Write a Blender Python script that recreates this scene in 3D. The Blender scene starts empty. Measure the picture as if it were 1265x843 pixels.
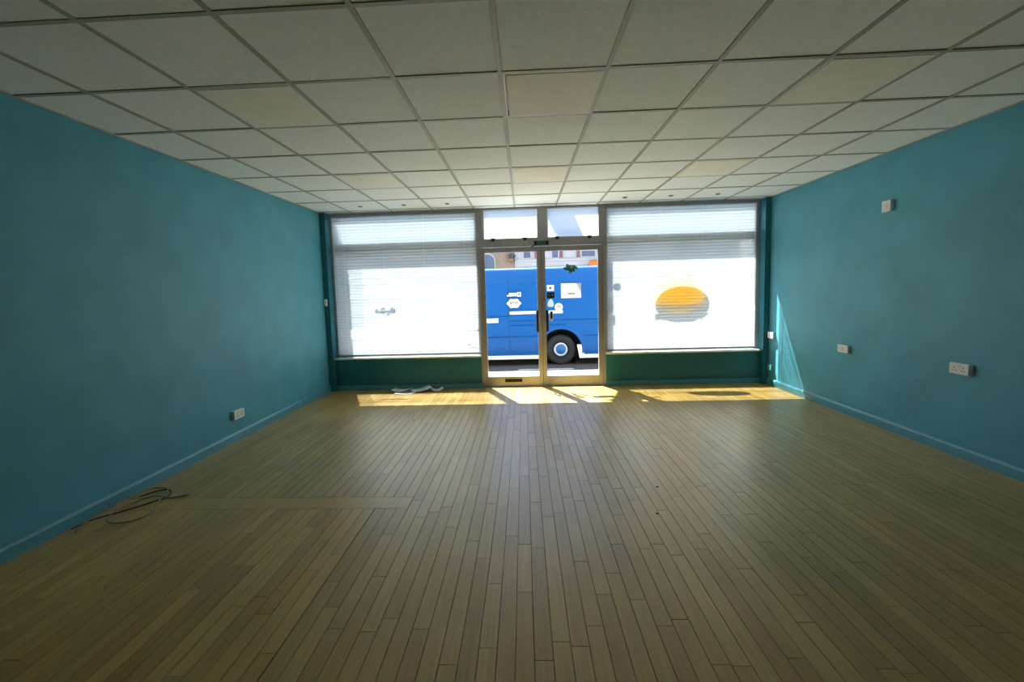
import bpy, bmesh, math, random
from mathutils import Vector, Matrix
random.seed(7)
SC = bpy.context.scene
COL = SC.collection

# ------------------------------------------------------------------ camera
CAM_H = 1.447
PITCH, YAW, ROLL = -0.0782, -0.0404, -0.0279
FPX, FW, FH = 513.03, 1265.0, 843.0
CX, CY = 627.21, 400.14                      # principal point in the 1265x843 frame

def cam_axes():
    cp, sp, cy, sy = math.cos(PITCH), math.sin(PITCH), math.cos(YAW), math.sin(YAW)
    f = Vector((sy*cp, cy*cp, sp)); r = Vector((cy, -sy, 0)); u = r.cross(f)
    c, s = math.cos(ROLL), math.sin(ROLL)
    return c*r + s*u, -s*r + c*u, f
AX_R, AX_U, AX_F = cam_axes()
cam = bpy.data.cameras.new('camera'); cam_o = bpy.data.objects.new('camera', cam); COL.objects.link(cam_o)
cam.sensor_fit = 'HORIZONTAL'; cam.sensor_width = 36.0
cam.lens = FPX/FW*36.0
cam.shift_x = (FW/2 - CX)/FW
cam.shift_y = (CY - FH/2)/FW
cam.clip_start = 0.05; cam.clip_end = 200
m = Matrix((AX_R, AX_U, -AX_F)).transposed().to_4x4(); m.translation = (0, 0, CAM_H)
cam_o.matrix_world = m
SC.camera = cam_o

def project(p):
    d = Vector(p) - Vector((0, 0, CAM_H)); w = d.dot(AX_F)
    if w < 0.05: return None
    return CX + FPX*d.dot(AX_R)/w, CY - FPX*d.dot(AX_U)/w

# ------------------------------------------------------------------ light
SUN_DIR = Vector((0.48, -1.0, -2.02)).normalized()
world = bpy.data.worlds.new('sky'); SC.world = world; world.use_nodes = True
wn = world.node_tree; bg = wn.nodes['Background']
sky = wn.nodes.new('ShaderNodeTexSky'); sky.sky_type = 'NISHITA'; sky.sun_disc = False
sky.sun_elevation = math.asin(-SUN_DIR.z); sky.sun_rotation = math.atan2(-SUN_DIR.x, -SUN_DIR.y)
sky.air_density = 1.0; sky.dust_density = 1.0; sky.ozone_density = 1.0
wn.links.new(sky.outputs[0], bg.inputs[0]); bg.inputs[1].default_value = 0.40
sun = bpy.data.lights.new('sun', 'SUN'); sun.energy = 30.0; sun.angle = math.radians(0.53); sun.color = (1.0, 0.985, 0.965)
sun_o = bpy.data.objects.new('sun', sun); COL.objects.link(sun_o)
sun_o.rotation_euler = SUN_DIR.to_track_quat('-Z', 'Y').to_euler(); sun_o.location = (-8, 20, 34)
vs = SC.view_settings
vs.view_transform = 'Standard'; vs.look = 'None'; vs.exposure = 0.45; vs.gamma = 1.0; vs.use_curve_mapping = False
SC.cycles.max_bounces = 16; SC.cycles.diffuse_bounces = 8; SC.cycles.transparent_max_bounces = 24
SC.cycles.glossy_bounces = 4; SC.cycles.transmission_bounces = 8
SC.cycles.sample_clamp_indirect = 8.0

# ------------------------------------------------------------------ materials
def mat_base(name):
    mt = bpy.data.materials.new(name); mt.use_nodes = True
    return mt, mt.node_tree, mt.node_tree.nodes['Principled BSDF']

def M(name, col, rough=0.5, metal=0.0, var=0.0, vscale=6.0, bump=0.0, bscale=200.0, spec=0.5, coat=0.0):
    mt, nt, b = mat_base(name)
    b.inputs['Base Color'].default_value = (*col, 1); b.inputs['Roughness'].default_value = rough
    b.inputs['Metallic'].default_value = metal; b.inputs['Specular IOR Level'].default_value = spec
    b.inputs['Coat Weight'].default_value = coat
    geo = nt.nodes.new('ShaderNodeNewGeometry')
    if var:
        n = nt.nodes.new('ShaderNodeTexNoise'); n.inputs['Scale'].default_value = vscale; n.inputs['Detail'].default_value = 5
        nt.links.new(geo.outputs['Position'], n.inputs['Vector'])
        r = nt.nodes.new('ShaderNodeMapRange'); r.inputs['From Min'].default_value = 0.3; r.inputs['From Max'].default_value = 0.7
        r.inputs['To Min'].default_value = 1-var; r.inputs['To Max'].default_value = 1+var
        nt.links.new(n.outputs['Fac'], r.inputs['Value'])
        mx = nt.nodes.new('ShaderNodeVectorMath'); mx.operation = 'SCALE'; mx.inputs[0].default_value = col
        nt.links.new(r.outputs[0], mx.inputs['Scale']); nt.links.new(mx.outputs[0], b.inputs['Base Color'])
    if bump:
        n = nt.nodes.new('ShaderNodeTexNoise'); n.inputs['Scale'].default_value = bscale; n.inputs['Detail'].default_value = 3
        nt.links.new(geo.outputs['Position'], n.inputs['Vector'])
        bp = nt.nodes.new('ShaderNodeBump'); bp.inputs['Strength'].default_value = bump; bp.inputs['Distance'].default_value = 0.002
        nt.links.new(n.outputs['Fac'], bp.inputs['Height']); nt.links.new(bp.outputs[0], b.inputs['Normal'])
    return mt

def sheet(name, col, transparent, translucent, tcol=None):
    """thin sheet: share of light straight through, the rest split between diffuse and translucent"""
    mt = bpy.data.materials.new(name); mt.use_nodes = True; nt = mt.node_tree
    nt.nodes.remove(nt.nodes['Principled BSDF']); out = nt.nodes['Material Output']
    d = nt.nodes.new('ShaderNodeBsdfDiffuse'); d.inputs[0].default_value = (*col, 1)
    t = nt.nodes.new('ShaderNodeBsdfTranslucent'); t.inputs[0].default_value = (*(tcol or col), 1)
    mx = nt.nodes.new('ShaderNodeMixShader'); mx.inputs[0].default_value = translucent
    nt.links.new(d.outputs[0], mx.inputs[1]); nt.links.new(t.outputs[0], mx.inputs[2])
    if transparent > 0:
        tr = nt.nodes.new('ShaderNodeBsdfTransparent'); m2 = nt.nodes.new('ShaderNodeMixShader'); m2.inputs[0].default_value = transparent
        nt.links.new(mx.outputs[0], m2.inputs[1]); nt.links.new(tr.outputs[0], m2.inputs[2]); nt.links.new(m2.outputs[0], out.inputs[0])
    else:
        nt.links.new(mx.outputs[0], out.inputs[0])
    return mt

def glass_mat(name, tint=(0.96, 0.98, 0.97)):
    mt = bpy.data.materials.new(name); mt.use_nodes = True; nt = mt.node_tree
    nt.nodes.remove(nt.nodes['Principled BSDF']); out = nt.nodes['Material Output']
    tr = nt.nodes.new('ShaderNodeBsdfTransparent'); tr.inputs[0].default_value = (*tint, 1)
    gl = nt.nodes.new('ShaderNodeBsdfGlossy'); gl.inputs['Roughness'].default_value = 0.02
    lw = nt.nodes.new('ShaderNodeLayerWeight'); lw.inputs[0].default_value = 0.5
    pw = nt.nodes.new('ShaderNodeMath'); pw.operation = 'POWER'; pw.inputs[1].default_value = 4.0; nt.links.new(lw.outputs['Facing'], pw.inputs[0])
    fr = nt.nodes.new('ShaderNodeMath'); fr.operation = 'MULTIPLY_ADD'; fr.inputs[1].default_value = 0.7; fr.inputs[2].default_value = 0.03; nt.links.new(pw.outputs[0], fr.inputs[0])
    mx = nt.nodes.new('ShaderNodeMixShader'); nt.links.new(fr.outputs[0], mx.inputs[0])
    nt.links.new(tr.outputs[0], mx.inputs[1]); nt.links.new(gl.outputs[0], mx.inputs[2]); nt.links.new(mx.outputs[0], out.inputs[0])
    return mt

def wood(name, island, tint=(1, 1, 1)):
    mt, nt, b = mat_base(name)
    b.inputs['Specular IOR Level'].default_value = .5; b.inputs['Coat Weight'].default_value = .75; b.inputs['Coat Roughness'].default_value = .36
    geo = nt.nodes.new('ShaderNodeNewGeometry')
    if island: rnd = geo.outputs['Random Per Island']
    else: rnd = nt.nodes.new('ShaderNodeObjectInfo').outputs['Random']
    ramp = nt.nodes.new('ShaderNodeValToRGB'); cr = ramp.color_ramp
    cols = [(0.0, (0.400, 0.236, 0.045)), (0.3, (0.450, 0.278, 0.056)), (0.65, (0.475, 0.304, 0.066)), (1.0, (0.530, 0.355, 0.090))]
    cr.elements[0].position = 0; cr.elements[1].position = 1
    while len(cr.elements) < 4: cr.elements.new(0.5)
    for e, (p, c) in zip(cr.elements, cols): e.position = p; e.color = (c[0]*tint[0], c[1]*tint[1], c[2]*tint[2], 1)
    nt.links.new(rnd, ramp.inputs[0])
    # grain, stretched along the boards (y)
    sc = nt.nodes.new('ShaderNodeVectorMath'); sc.operation = 'MULTIPLY'; sc.inputs[1].default_value = (70, 3.5, 8)
    nt.links.new(geo.outputs['Position'], sc.inputs[0])
    off = nt.nodes.new('ShaderNodeVectorMath'); off.operation = 'ADD'; nt.links.new(sc.outputs[0], off.inputs[0])
    mul = nt.nodes.new('ShaderNodeMath'); mul.operation = 'MULTIPLY'; mul.inputs[1].default_value = 90; nt.links.new(rnd, mul.inputs[0])
    nt.links.new(mul.outputs[0], off.inputs[1])
    n = nt.nodes.new('ShaderNodeTexNoise'); n.inputs['Scale'].default_value = 1; n.inputs['Detail'].default_value = 6
    nt.links.new(off.outputs[0], n.inputs['Vector'])
    # broad worn patches
    n2 = nt.nodes.new('ShaderNodeTexNoise'); n2.inputs['Scale'].default_value = 1.7; n2.inputs['Detail'].default_value = 7
    nt.links.new(geo.outputs['Position'], n2.inputs['Vector'])
    r1 = nt.nodes.new('ShaderNodeMapRange'); r1.inputs[1].default_value = .25; r1.inputs[2].default_value = .75; r1.inputs[3].default_value = .84; r1.inputs[4].default_value = 1.14
    r2 = nt.nodes.new('ShaderNodeMapRange'); r2.inputs[1].default_value = .3; r2.inputs[2].default_value = .7; r2.inputs[3].default_value = .86; r2.inputs[4].default_value = 1.12
    nt.links.new(n.outputs['Fac'], r1.inputs[0]); nt.links.new(n2.outputs['Fac'], r2.inputs[0])
    mm = nt.nodes.new('ShaderNodeMath'); mm.operation = 'MULTIPLY'; nt.links.new(r1.outputs[0], mm.inputs[0]); nt.links.new(r2.outputs[0], mm.inputs[1])
    cs = nt.nodes.new('ShaderNodeVectorMath'); cs.operation = 'SCALE'; nt.links.new(ramp.outputs[0], cs.inputs[0]); nt.links.new(mm.outputs[0], cs.inputs['Scale'])
    nt.links.new(cs.outputs[0], b.inputs['Base Color'])
    r3 = nt.nodes.new('ShaderNodeMapRange'); r3.inputs[1].default_value = .3; r3.inputs[2].default_value = .7; r3.inputs[3].default_value = .30; r3.inputs[4].default_value = .42
    nt.links.new(n2.outputs['Fac'], r3.inputs[0]); nt.links.new(r3.outputs[0], b.inputs['Roughness'])
    bp = nt.nodes.new('ShaderNodeBump'); bp.inputs['Strength'].default_value = .15; bp.inputs['Distance'].default_value = .001
    nt.links.new(n.outputs['Fac'], bp.inputs['Height']); nt.links.new(bp.outputs[0], b.inputs['Normal'])
    return mt

MT = dict(
    teal=M('teal_wall_paint', (0.083, 0.355, 0.465), .55, var=.10, vscale=3.0, bump=.25, bscale=90),
    riser=M('teal_paint_shade_darkened', (0.012, 0.150, 0.200), .5, var=.08, vscale=3.0),  # wall teal with the backlit shade of risers and pilasters put into the colour
    teal_trim=M('teal_gloss_trim', (0.085, 0.310, 0.400), .28, var=.05),
    tile=M('ceiling_tile_board', (0.85, 0.905, 0.905), .9, var=.04, vscale=40, bump=.5, bscale=160, spec=.2),
    tbar=M('ceiling_grid_metal', (0.40, 0.40, 0.36), .5, var=.05, vscale=20),
    void=M('ceiling_void_board', (0.10, 0.10, 0.09), .9),
    panel=M('light_diffuser_plastic', (0.87, 0.88, 0.78), .7, var=.04, vscale=8, spec=.25),
    panel_edge=M('light_frame_white', (0.80, 0.80, 0.76), .4),
    sub=M('subfloor_dark', (0.022, 0.016, 0.010), .9),
    wood=wood('floor_board_oak', False), wood_far=wood('floor_board_oak_joined', True),
    wood_fix=wood('floor_board_newer', False, (1.20, 1.13, 1.0)),
    alu=M('bronze_anodised_aluminium', (0.365, 0.365, 0.36), .42, metal=.35, var=.05, vscale=12),
    black=M('black_plastic', (0.012, 0.012, 0.012), .4),
    white=M('white_plastic', (0.78, 0.79, 0.76), .35),
    sill=M('white_painted_sill', (0.80, 0.82, 0.80), .4),
    rail=M('grey_headrail', (0.30, 0.31, 0.32), .4, metal=.3),
    slat=sheet('blind_slat', (0.86, 0.89, 0.90), .13, .60, (0.37, 0.405, 0.41)),
    film=sheet('frosted_film', (0.85, 0.87, 0.90), .0, .80, (0.60, 0.66, 0.71)),
    tint=sheet('thin_tinted_film', (0.5, 0.55, 0.6), .62, .4),
    glass=glass_mat('clear_glass'),
    yellow=sheet('yellow_vinyl', (0.90, 0.62, 0.03), .0, .62, (1.0, 0.72, 0.03)),
    vinyl=M('white_vinyl', (0.80, 0.80, 0.78), .5), greyv=M('grey_vinyl', (0.25, 0.26, 0.27), .5),
    paper=M('white_paper', (0.80, 0.80, 0.78), .8, var=.03), notice=sheet('thin_notice_paper', (0.85, 0.84, 0.85), .0, .45), bell=sheet('pale_blue_vinyl', (0.62, 0.70, 0.72), .0, .45), ink=M('grey_print', (0.22, 0.20, 0.20), .8),
    green=M('green_enamel', (0.03, 0.13, 0.07), .4), greenl=M('leaf_green_vinyl', (0.10, 0.30, 0.22), .5, var=.3, vscale=60),
    brownp=M('brown_kraft_paper', (0.30, 0.16, 0.09), .8, var=.1),
    cable=M('grey_cable_sheath', (0.27, 0.24, 0.18), .35),
    brass=M('brass', (0.5, 0.36, 0.12), .3, metal=.9),
    chrome=M('brushed_steel', (0.6, 0.6, 0.58), .3, metal=.9),
    van=M('blue_van_paint', (0.001, 0.083, 0.31), .4, var=.03, spec=.25),
    seam=M('dark_panel_gap', (0.004, 0.03, 0.10), .7),
    rubber=M('tyre_rubber', (0.018, 0.018, 0.02), .8, var=.15, vscale=30),
    well=M('wheel_well_black', (0.008, 0.008, 0.009), .9),
    vglass=M('dark_vehicle_glass', (0.01, 0.012, 0.015), .06),
    wheelw=M('wheel_rim_silver', (0.62, 0.66, 0.70), .4, metal=.2), wheelb=M('wheel_hub_blue', (0.02, 0.13, 0.42), .4),
    lamp_r=M('red_tail_lens', (0.4, 0.01, 0.01), .2), lamp_w=M('headlamp_lens', (0.8, 0.8, 0.8), .1),
    pave=M('pavement_concrete', (0.50, 0.48, 0.44), .85, var=.08, vscale=4, bump=.4, bscale=40),
    kerb=M('kerb_stone', (0.42, 0.41, 0.39), .85, var=.08),
    road=M('asphalt', (0.075, 0.077, 0.082), .85, var=.18, vscale=8, bump=.5, bscale=70),
    line=M('road_line_paint', (0.6, 0.6, 0.58), .8, var=.2, vscale=15),
    rend=M('white_render', (0.46, 0.435, 0.45), .85, var=.04, vscale=3),
    brick=M('tan_brick', (0.29, 0.21, 0.15), .9, var=.15, vscale=5), facade=M('facade_render', (0.45, 0.45, 0.44), .85, var=.05),
    shutter=M('maroon_paint', (0.22, 0.08, 0.09), .5), pane=M('dark_window_glass', (0.06, 0.09, 0.17), .08),
    orange=M('orange_canvas', (0.95, 0.22, 0.02), .8), roof=M('slate_roof', (0.12, 0.12, 0.14), .8, var=.1),
    leaf=M('basket_leaves', (0.05, 0.09, 0.05), .7, var=.3, vscale=30), banner=M('shadow_banner_cloth', (0.6, 0.6, 0.62), .8),
)

# ------------------------------------------------------------------ mesh helpers
class MB:
    def __init__(s): s.v = []; s.f = []
    def add(s, vs_, fs):
        n = len(s.v); s.v += [tuple(v) for v in vs_]; s.f += [tuple(i+n for i in f) for f in fs]; return s
    def box(s, x0, x1, y0, y1, z0, z1, ch=0.0):
        if ch:
            bm = bmesh.new(); bmesh.ops.create_cube(bm, size=1)
            for v in bm.verts: v.co = ((x0+x1)/2+v.co.x*(x1-x0), (y0+y1)/2+v.co.y*(y1-y0), (z0+z1)/2+v.co.z*(z1-z0))
            bmesh.ops.bevel(bm, geom=bm.edges[:], offset=ch, segments=2, affect='EDGES')
            bm.verts.index_update(); s.add([v.co[:] for v in bm.verts], [[v.index for v in f.verts] for f in bm.faces]); bm.free(); return s
        V = [(x, y, z) for x in (x0, x1) for y in (y0, y1) for z in (z0, z1)]
        return s.add(V, [(0, 1, 3, 2), (4, 6, 7, 5), (0, 4, 5, 1), (2, 3, 7, 6), (0, 2, 6, 4), (1, 5, 7, 3)])
    def prism(s, pts, axis, a, b):
        """polygon in the plane normal to axis, extruded from a to b"""
        n = len(pts)
        def P(p, t):
            return {'x': (t, p[0], p[1]), 'y': (p[0], t, p[1]), 'z': (p[0], p[1], t)}[axis]
        V = [P(p, a) for p in pts] + [P(p, b) for p in pts]
        return s.add(V, [tuple(range(n))[::-1], tuple(range(n, 2*n))] + [(i, (i+1) % n, n+(i+1) % n, n+i) for i in range(n)])
    def tube(s, pts, r, seg=8, cap=True):
        pts = [Vector(p) for p in pts]; V = []; F = []; up = Vector((0, 0, 1)); n0 = None
        for i, p in enumerate(pts):
            t = (pts[min(i+1, len(pts)-1)] - pts[max(i-1, 0)]).normalized()
            if n0 is None: n0 = t.cross(up if abs(t.z) < .9 else Vector((1, 0, 0))).normalized()
            n0 = (n0 - t*n0.dot(t)).normalized(); b0 = t.cross(n0)
            rr = r[i] if isinstance(r, (list, tuple)) else r
            V += [p + rr*(math.cos(a)*n0 + math.sin(a)*b0) for a in (2*math.pi*k/seg for k in range(seg))]
        for i in range(len(pts)-1):
            for k in range(seg): F.append((i*seg+k, i*seg+(k+1) % seg, (i+1)*seg+(k+1) % seg, (i+1)*seg+k))
        if cap: F += [tuple(range(seg))[::-1], tuple((len(pts)-1)*seg+k for k in range(seg))]
        return s.add(V, F)
    def lathe(s, prof, c, axis='y', seg=32):
        """prof = (radius, offset along axis) list"""
        V = []; F = []
        for (r, t) in prof:
            for k in range(seg):
                a = 2*math.pi*k/seg; u, w = r*math.cos(a), r*math.sin(a)
                V.append({'y': (c[0]+u, c[1]+t, c[2]+w), 'z': (c[0]+u, c[1]+w, c[2]+t), 'x': (c[0]+t, c[1]+u, c[2]+w)}[axis])
        for i in range(len(prof)-1):
            for k in range(seg): F.append((i*seg+k, i*seg+(k+1) % seg, (i+1)*seg+(k+1) % seg, (i+1)*seg+k))
        return s.add(V, F)
    def mesh(s, name, mat, smooth=False, off=(0, 0, 0)):
        me = bpy.data.meshes.new(name)
        me.from_pydata([(v[0]-off[0], v[1]-off[1], v[2]-off[2]) for v in s.v], [], s.f)
        bm = bmesh.new(); bm.from_mesh(me); bmesh.ops.recalc_face_normals(bm, faces=bm.faces); bm.to_mesh(me); bm.free()
        me.materials.append(mat)
        if smooth:
            for p in me.polygons: p.use_smooth = True
        return me

def link(name, me, parent=None, loc=(0, 0, 0)):
    o = bpy.data.objects.new(name, me); COL.objects.link(o); o.location = loc
    if parent is not None: o.parent = parent
    return o
def wloc(o):
    l = Vector((0, 0, 0))
    while o is not None: l += o.location; o = o.parent
    return l
def part(name, mb, mat, parent, smooth=False, label=None):
    """mesh given in world coordinates, made a child of parent"""
    o = link(name, mb.mesh(name, MT[mat], smooth, wloc(parent)), parent)
    if label: o['label'] = label
    return o
def solo(name, mb, mat, loc, smooth=False):
    return link(name, mb.mesh(name, MT[mat], smooth, loc), None, loc)
def thing(name, label, cat, loc, group=None):
    o = link(name, None, None, loc); return tag(o, label, cat, group)
def tag(o, label, cat=None, group=None):
    o['label'] = label
    if cat: o['category'] = cat
    if group: o['group'] = group
    return o
def struct(name, mb=None, mat=None, label=None, cat=None):
    o = link(name, mb.mesh(name, MT[mat]) if mb else None)
    o['kind'] = 'structure'
    if label: o['label'] = label
    if cat: o['category'] = cat
    return o

# ------------------------------------------------------------------ the room
XL, XR, YB, YF, ZC = -2.969, 3.508, -4.4, 6.20, 2.6625
wall_left = struct('wall_left', MB().box(XL-.15, XL, YB-.15, 6.30, -.1, 3.2), 'teal', 'teal painted plaster wall on the side with one low socket', 'wall')
wall_right = struct('wall_right', MB().box(XR, XR+.15, YB-.15, 6.30, -.1, 3.2), 'teal', 'teal painted plaster wall with several sockets and sunlit end', 'wall')
wall_back = struct('wall_back', MB().box(XL, XR, YB-.15, YB, -.1, 3.2), 'teal', 'plain teal wall facing the shopfront', 'wall')

def skirting(name, x, sgn, label):
    t = .02
    pts = [(x, 0), (x+sgn*t, 0), (x+sgn*t, .072), (x+sgn*.012, .088), (x+sgn*.006, .094), (x, .094)]
    return struct(name, MB().prism(pts, 'y', YB, 6.08), 'teal_trim', label, 'skirting board')
skirting('baseboard_left', XL, 1, 'glossy teal skirting board behind the loose cable')
skirting('baseboard_right', XR, -1, 'glossy teal skirting board under the row of sockets')

# ---- floor: narrow boards over a dark subfloor
floor = struct('floor', MB().box(XL, XR, YB, 6.30, -.10, -.019), 'sub', 'worn floor of narrow brown wooden boards', 'floor')
PW = .075; REP_X, REP_Y0, REP_Y1, REP_XE = -1.043, 2.680, 2.835, -.818
boards = []
j0 = math.floor((XL-REP_X)/PW); j1 = math.ceil((XR-REP_X)/PW)
rb = random.Random(11)
for j in range(j0, j1):
    x0, x1 = max(REP_X+j*PW, XL), min(REP_X+(j+1)*PW, XR)
    if x1-x0 < .006: continue
    runs = [(YB, REP_Y0, 'fix' if x1 <= REP_X+.001 else ''), (REP_Y1, 6.20, '')] if x0 < REP_XE-.01 else [(YB, 6.20, '')]
    for (ya, yb, kind) in runs:
        y = ya; first = True
        while y < yb-.01:
            L = rb.uniform(.15, 1.1) if first else rb.choice((rb.uniform(.35, .8), rb.uniform(.6, 1.35)))
            e = y+L
            if yb-e < .2: e = yb
            boards.append((x0, x1, y, e, kind)); y = e; first = False
def board_size(b):
    x0, x1, y0, y1, k = b
    cs = [project((x, y, 0)) for x in (x0, x1) for y in (max(y0, .9), max(y1, .9))]
    if y1 < 1.0 or None in cs: return 0
    xs = [min(max(c[0], 0), FW) for c in cs]; ys = [min(max(c[1], 0), FH) for c in cs]
    if max(xs)-min(xs) < 2 or max(ys)-min(ys) < 2: return 0
    a = [(min(max(c[0], 0), FW), min(max(c[1], 0), FH)) for c in (cs[0], cs[2], cs[3], cs[1])]
    return abs(sum(a[i][0]*a[(i+1) % 4][1]-a[(i+1) % 4][0]*a[i][1] for i in range(4)))/2
order = sorted(boards, key=board_size, reverse=True)
near, rest = order[:296], order[296:]
def board_box(mb, b, ox=0, oy=0):
    x0, x1, y0, y1, k = b
    g = .0014; gl = .0042 if (k == 'fix' and abs(x1-REP_X) < .002) else g
    zt = rb.uniform(-.0006, .0006)
    mb.box(x0+g-ox, x1-gl-ox, y0+.0013-oy, y1-.0013-oy, -.019, zt)
for b in near:
    mb = MB(); board_box(mb, b, b[0], b[2])
    link('plank', mb.mesh('plank', MT['wood_fix' if b[4] == 'fix' else 'wood']), floor, (b[0], b[2], 0))
mb = MB()
for b in rest: board_box(mb, b)
o = part('planks_beyond', mb, 'wood_far', floor); o['kind'] = 'stuff'
part('cross_plank', MB().box(XL+.003, REP_XE-.004, REP_Y0+.0016, REP_Y1-.003, -.019, .0004), 'wood_fix', floor, label='floor board laid across the others')

# ---- ceiling: grid of bars with lay-in tiles
ceiling = struct('ceiling', MB().box(XL-.15, XR+.15, YB-.15, 6.30, 2.80, 3.0), 'void', 'suspended ceiling of square off-white tiles in a metal grid', 'ceiling')
GX, GY, GP, BW = -.103, 1.822, .6, .024
gx = [x for x in (GX+GP*k for k in range(-6, 8)) if XL+.03 < x < XR-.03]
gy = [y for y in (GY+GP*k for k in range(-12, 9)) if YB+.03 < y < YF-.03]
for x in gx: part('main_runner', MB().box(x-BW/2, x+BW/2, YB, YF, ZC, ZC+.03), 'tbar', ceiling)
for y in gy: part('cross_tee', MB().box(XL, XR, y-BW/2, y+BW/2, ZC+.0008, ZC+.028), 'tbar', ceiling)
part('edge_angle', MB().box(XL, XL+.02, YB, YF, ZC-.001, ZC+.03), 'tbar', ceiling)
part('edge_angle', MB().box(XR-.02, XR, YB, YF, ZC-.001, ZC+.03), 'tbar', ceiling)
xs = [XL]+gx+[XR]; ys = [YB]+gy+[YF]
LIGHTS = {(-3, 1): None, (0, 1): None, (3, 1): None, (-3, 4): None, (0, 4): None, (3, 4): None}
tile_cache = {}
rt_ = random.Random(3)
for a in range(len(xs)-1):
    for b in range(len(ys)-1):
        x0, x1, y0, y1 = xs[a], xs[a+1], ys[b], ys[b+1]
        kx, ky = round((x0-GX)/GP), round((y0-GY)/GP)
        if (kx, ky) in LIGHTS and abs(x1-x0-GP) < .01: continue
        x0 += BW/2 if a else .002; y0 += BW/2 if b else .002; x1 -= BW/2 if a < len(xs)-2 else .002; y1 -= BW/2 if b < len(ys)-2 else .002
        key = (round(x1-x0, 3), round(y1-y0, 3))
        if key not in tile_cache:
            tile_cache[key] = MB().box(.0008, key[0]-.0008, .0008, key[1]-.0008, 0, .014, .002).mesh('ceiling_tile', MT['tile'])
        o = link('ceiling_tile', tile_cache[key], ceiling, (x0, y0, ZC+.004+rt_.uniform(0, .003)))
        o.rotation_euler = (rt_.uniform(-.002, .002), rt_.uniform(-.002, .002), 0)

where = {(-3, 1): 'diffuser panel light in the ceiling row farther from the shopfront, beside the wall with one low socket',
         (0, 1): 'yellowed square diffuser light sitting crooked in the middle of the ceiling',
         (3, 1): 'diffuser panel light in the ceiling row farther from the shopfront, beside the wall with several sockets',
         (-3, 4): 'square diffuser light near the shopfront on the side of the loose cable',
         (0, 4): 'yellowed square diffuser light in the ceiling just inside the glass doors',
         (3, 4): 'square diffuser light near the shopfront on the side with the yellow oval sticker'}
for (kx, ky), lab in where.items():
    x0, y0 = GX+GP*kx+BW/2, GY+GP*ky+BW/2; s_ = GP-BW
    t = thing('ceiling_light_panel', lab, 'ceiling light', (x0+s_/2, y0+s_/2, ZC), 'square light panels in the ceiling grid')
    crook = .010 if (kx, ky) == (0, 1) else .004
    part('housing', MB().box(x0+.012, x0+s_-.012, y0+.012, y0+s_-.012, ZC+.04, ZC+.10), 'panel_edge', t)
    part('frame', MB().box(x0+.001, x0+.014, y0+.001, y0+s_-.001, ZC+.001, ZC+.012).box(x0+s_-.014, x0+s_-.001, y0+.001, y0+s_-.001, ZC+.001, ZC+.012)
         .box(x0+.014, x0+s_-.014, y0+.001, y0+.014, ZC+.001, ZC+.012).box(x0+.014, x0+s_-.014, y0+s_-.014, y0+s_-.001, ZC+.001, ZC+.012), 'panel_edge', t)
    d = part('diffuser', MB().box(x0+.012+crook, x0+s_-.012, y0+.012, y0+s_-.012-crook, ZC-.002, ZC+.004, .0015), 'panel', t, label='off-white plastic diffuser')

# small recessed spotlights above the windows
spots = [(-2.217, 5.742, 'small recessed ceiling spotlight nearest the wall with one low socket'),
         (-1.612, 5.751, 'small recessed ceiling spotlight, middle of the three above the plain blind'),
         (-1.016, 5.764, 'small recessed ceiling spotlight above the plain blind, nearest the doors'),
         (1.397, 5.781, 'small recessed ceiling spotlight above the yellow sticker blind, nearest the doors'),
         (2.007, 5.771, 'small recessed ceiling spotlight, middle of the three above the yellow sticker blind'),
         (2.628, 5.777, 'small recessed ceiling spotlight nearest the wall with several sockets')]
for x, y, lab in spots:
    t = thing('ceiling_spotlight', lab, 'spotlight', (x, y, ZC+.004), 'recessed spotlights along the shopfront')
    part('bezel', MB().lathe([(.020, .006), (.032, .004), (.034, -.003), (.029, -.008), (.022, -.006), (.019, .004)], (x, y, ZC+.004), 'z', 24), 'tbar', t, True)
    part('lamp_face', MB().lathe([(.001, -.009), (.012, -.010), (.020, -.005), (.020, .004)], (x, y, ZC+.004), 'z', 24), 'well', t, True)

# ---- shopfront wall: stall risers, pilasters, outside piers, upper wall
YG = 6.25                                    # glass plane
wf = struct('wall_front', None, None, 'shopfront wall with low teal panels under two windows', 'wall')
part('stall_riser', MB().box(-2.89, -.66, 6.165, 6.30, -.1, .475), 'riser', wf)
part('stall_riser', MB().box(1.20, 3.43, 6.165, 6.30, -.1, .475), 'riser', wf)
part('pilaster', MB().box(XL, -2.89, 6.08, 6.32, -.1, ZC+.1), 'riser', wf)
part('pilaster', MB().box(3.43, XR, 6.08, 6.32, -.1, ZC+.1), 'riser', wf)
part('outside_pier', MB().box(-3.45, -2.89, 6.30, 6.75, -.1, 2.9), 'facade', wf)
part('outside_pier', MB().box(3.43, 3.95, 6.30, 6.75, -.1, 2.9), 'facade', wf)
part('upper_wall', MB().box(-8, 8, 6.20, 6.30, 2.665, 7.6), 'facade', wf)
part('neighbour_wall', MB().box(-8, -3.45, 6.30, 6.6, -.1, 7.6), 'facade', wf)
part('neighbour_wall', MB().box(3.95, 8, 6.30, 6.6, -.1, 7.6), 'facade', wf)
part('skirting_strip', MB().box(-2.89, -.66, 6.150, 6.165, 0, .07), 'teal_trim', wf)
part('skirting_strip', MB().box(1.20, 3.43, 6.150, 6.165, 0, .07), 'teal_trim', wf)
part('door_step', MB().box(-.66, 1.20, 6.20, 6.36, -.1, -.004), 'pave', wf)
part('threshold', MB().box(-.66, 1.20, 6.20, 6.30, -.004, .012), 'alu', wf)

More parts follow.
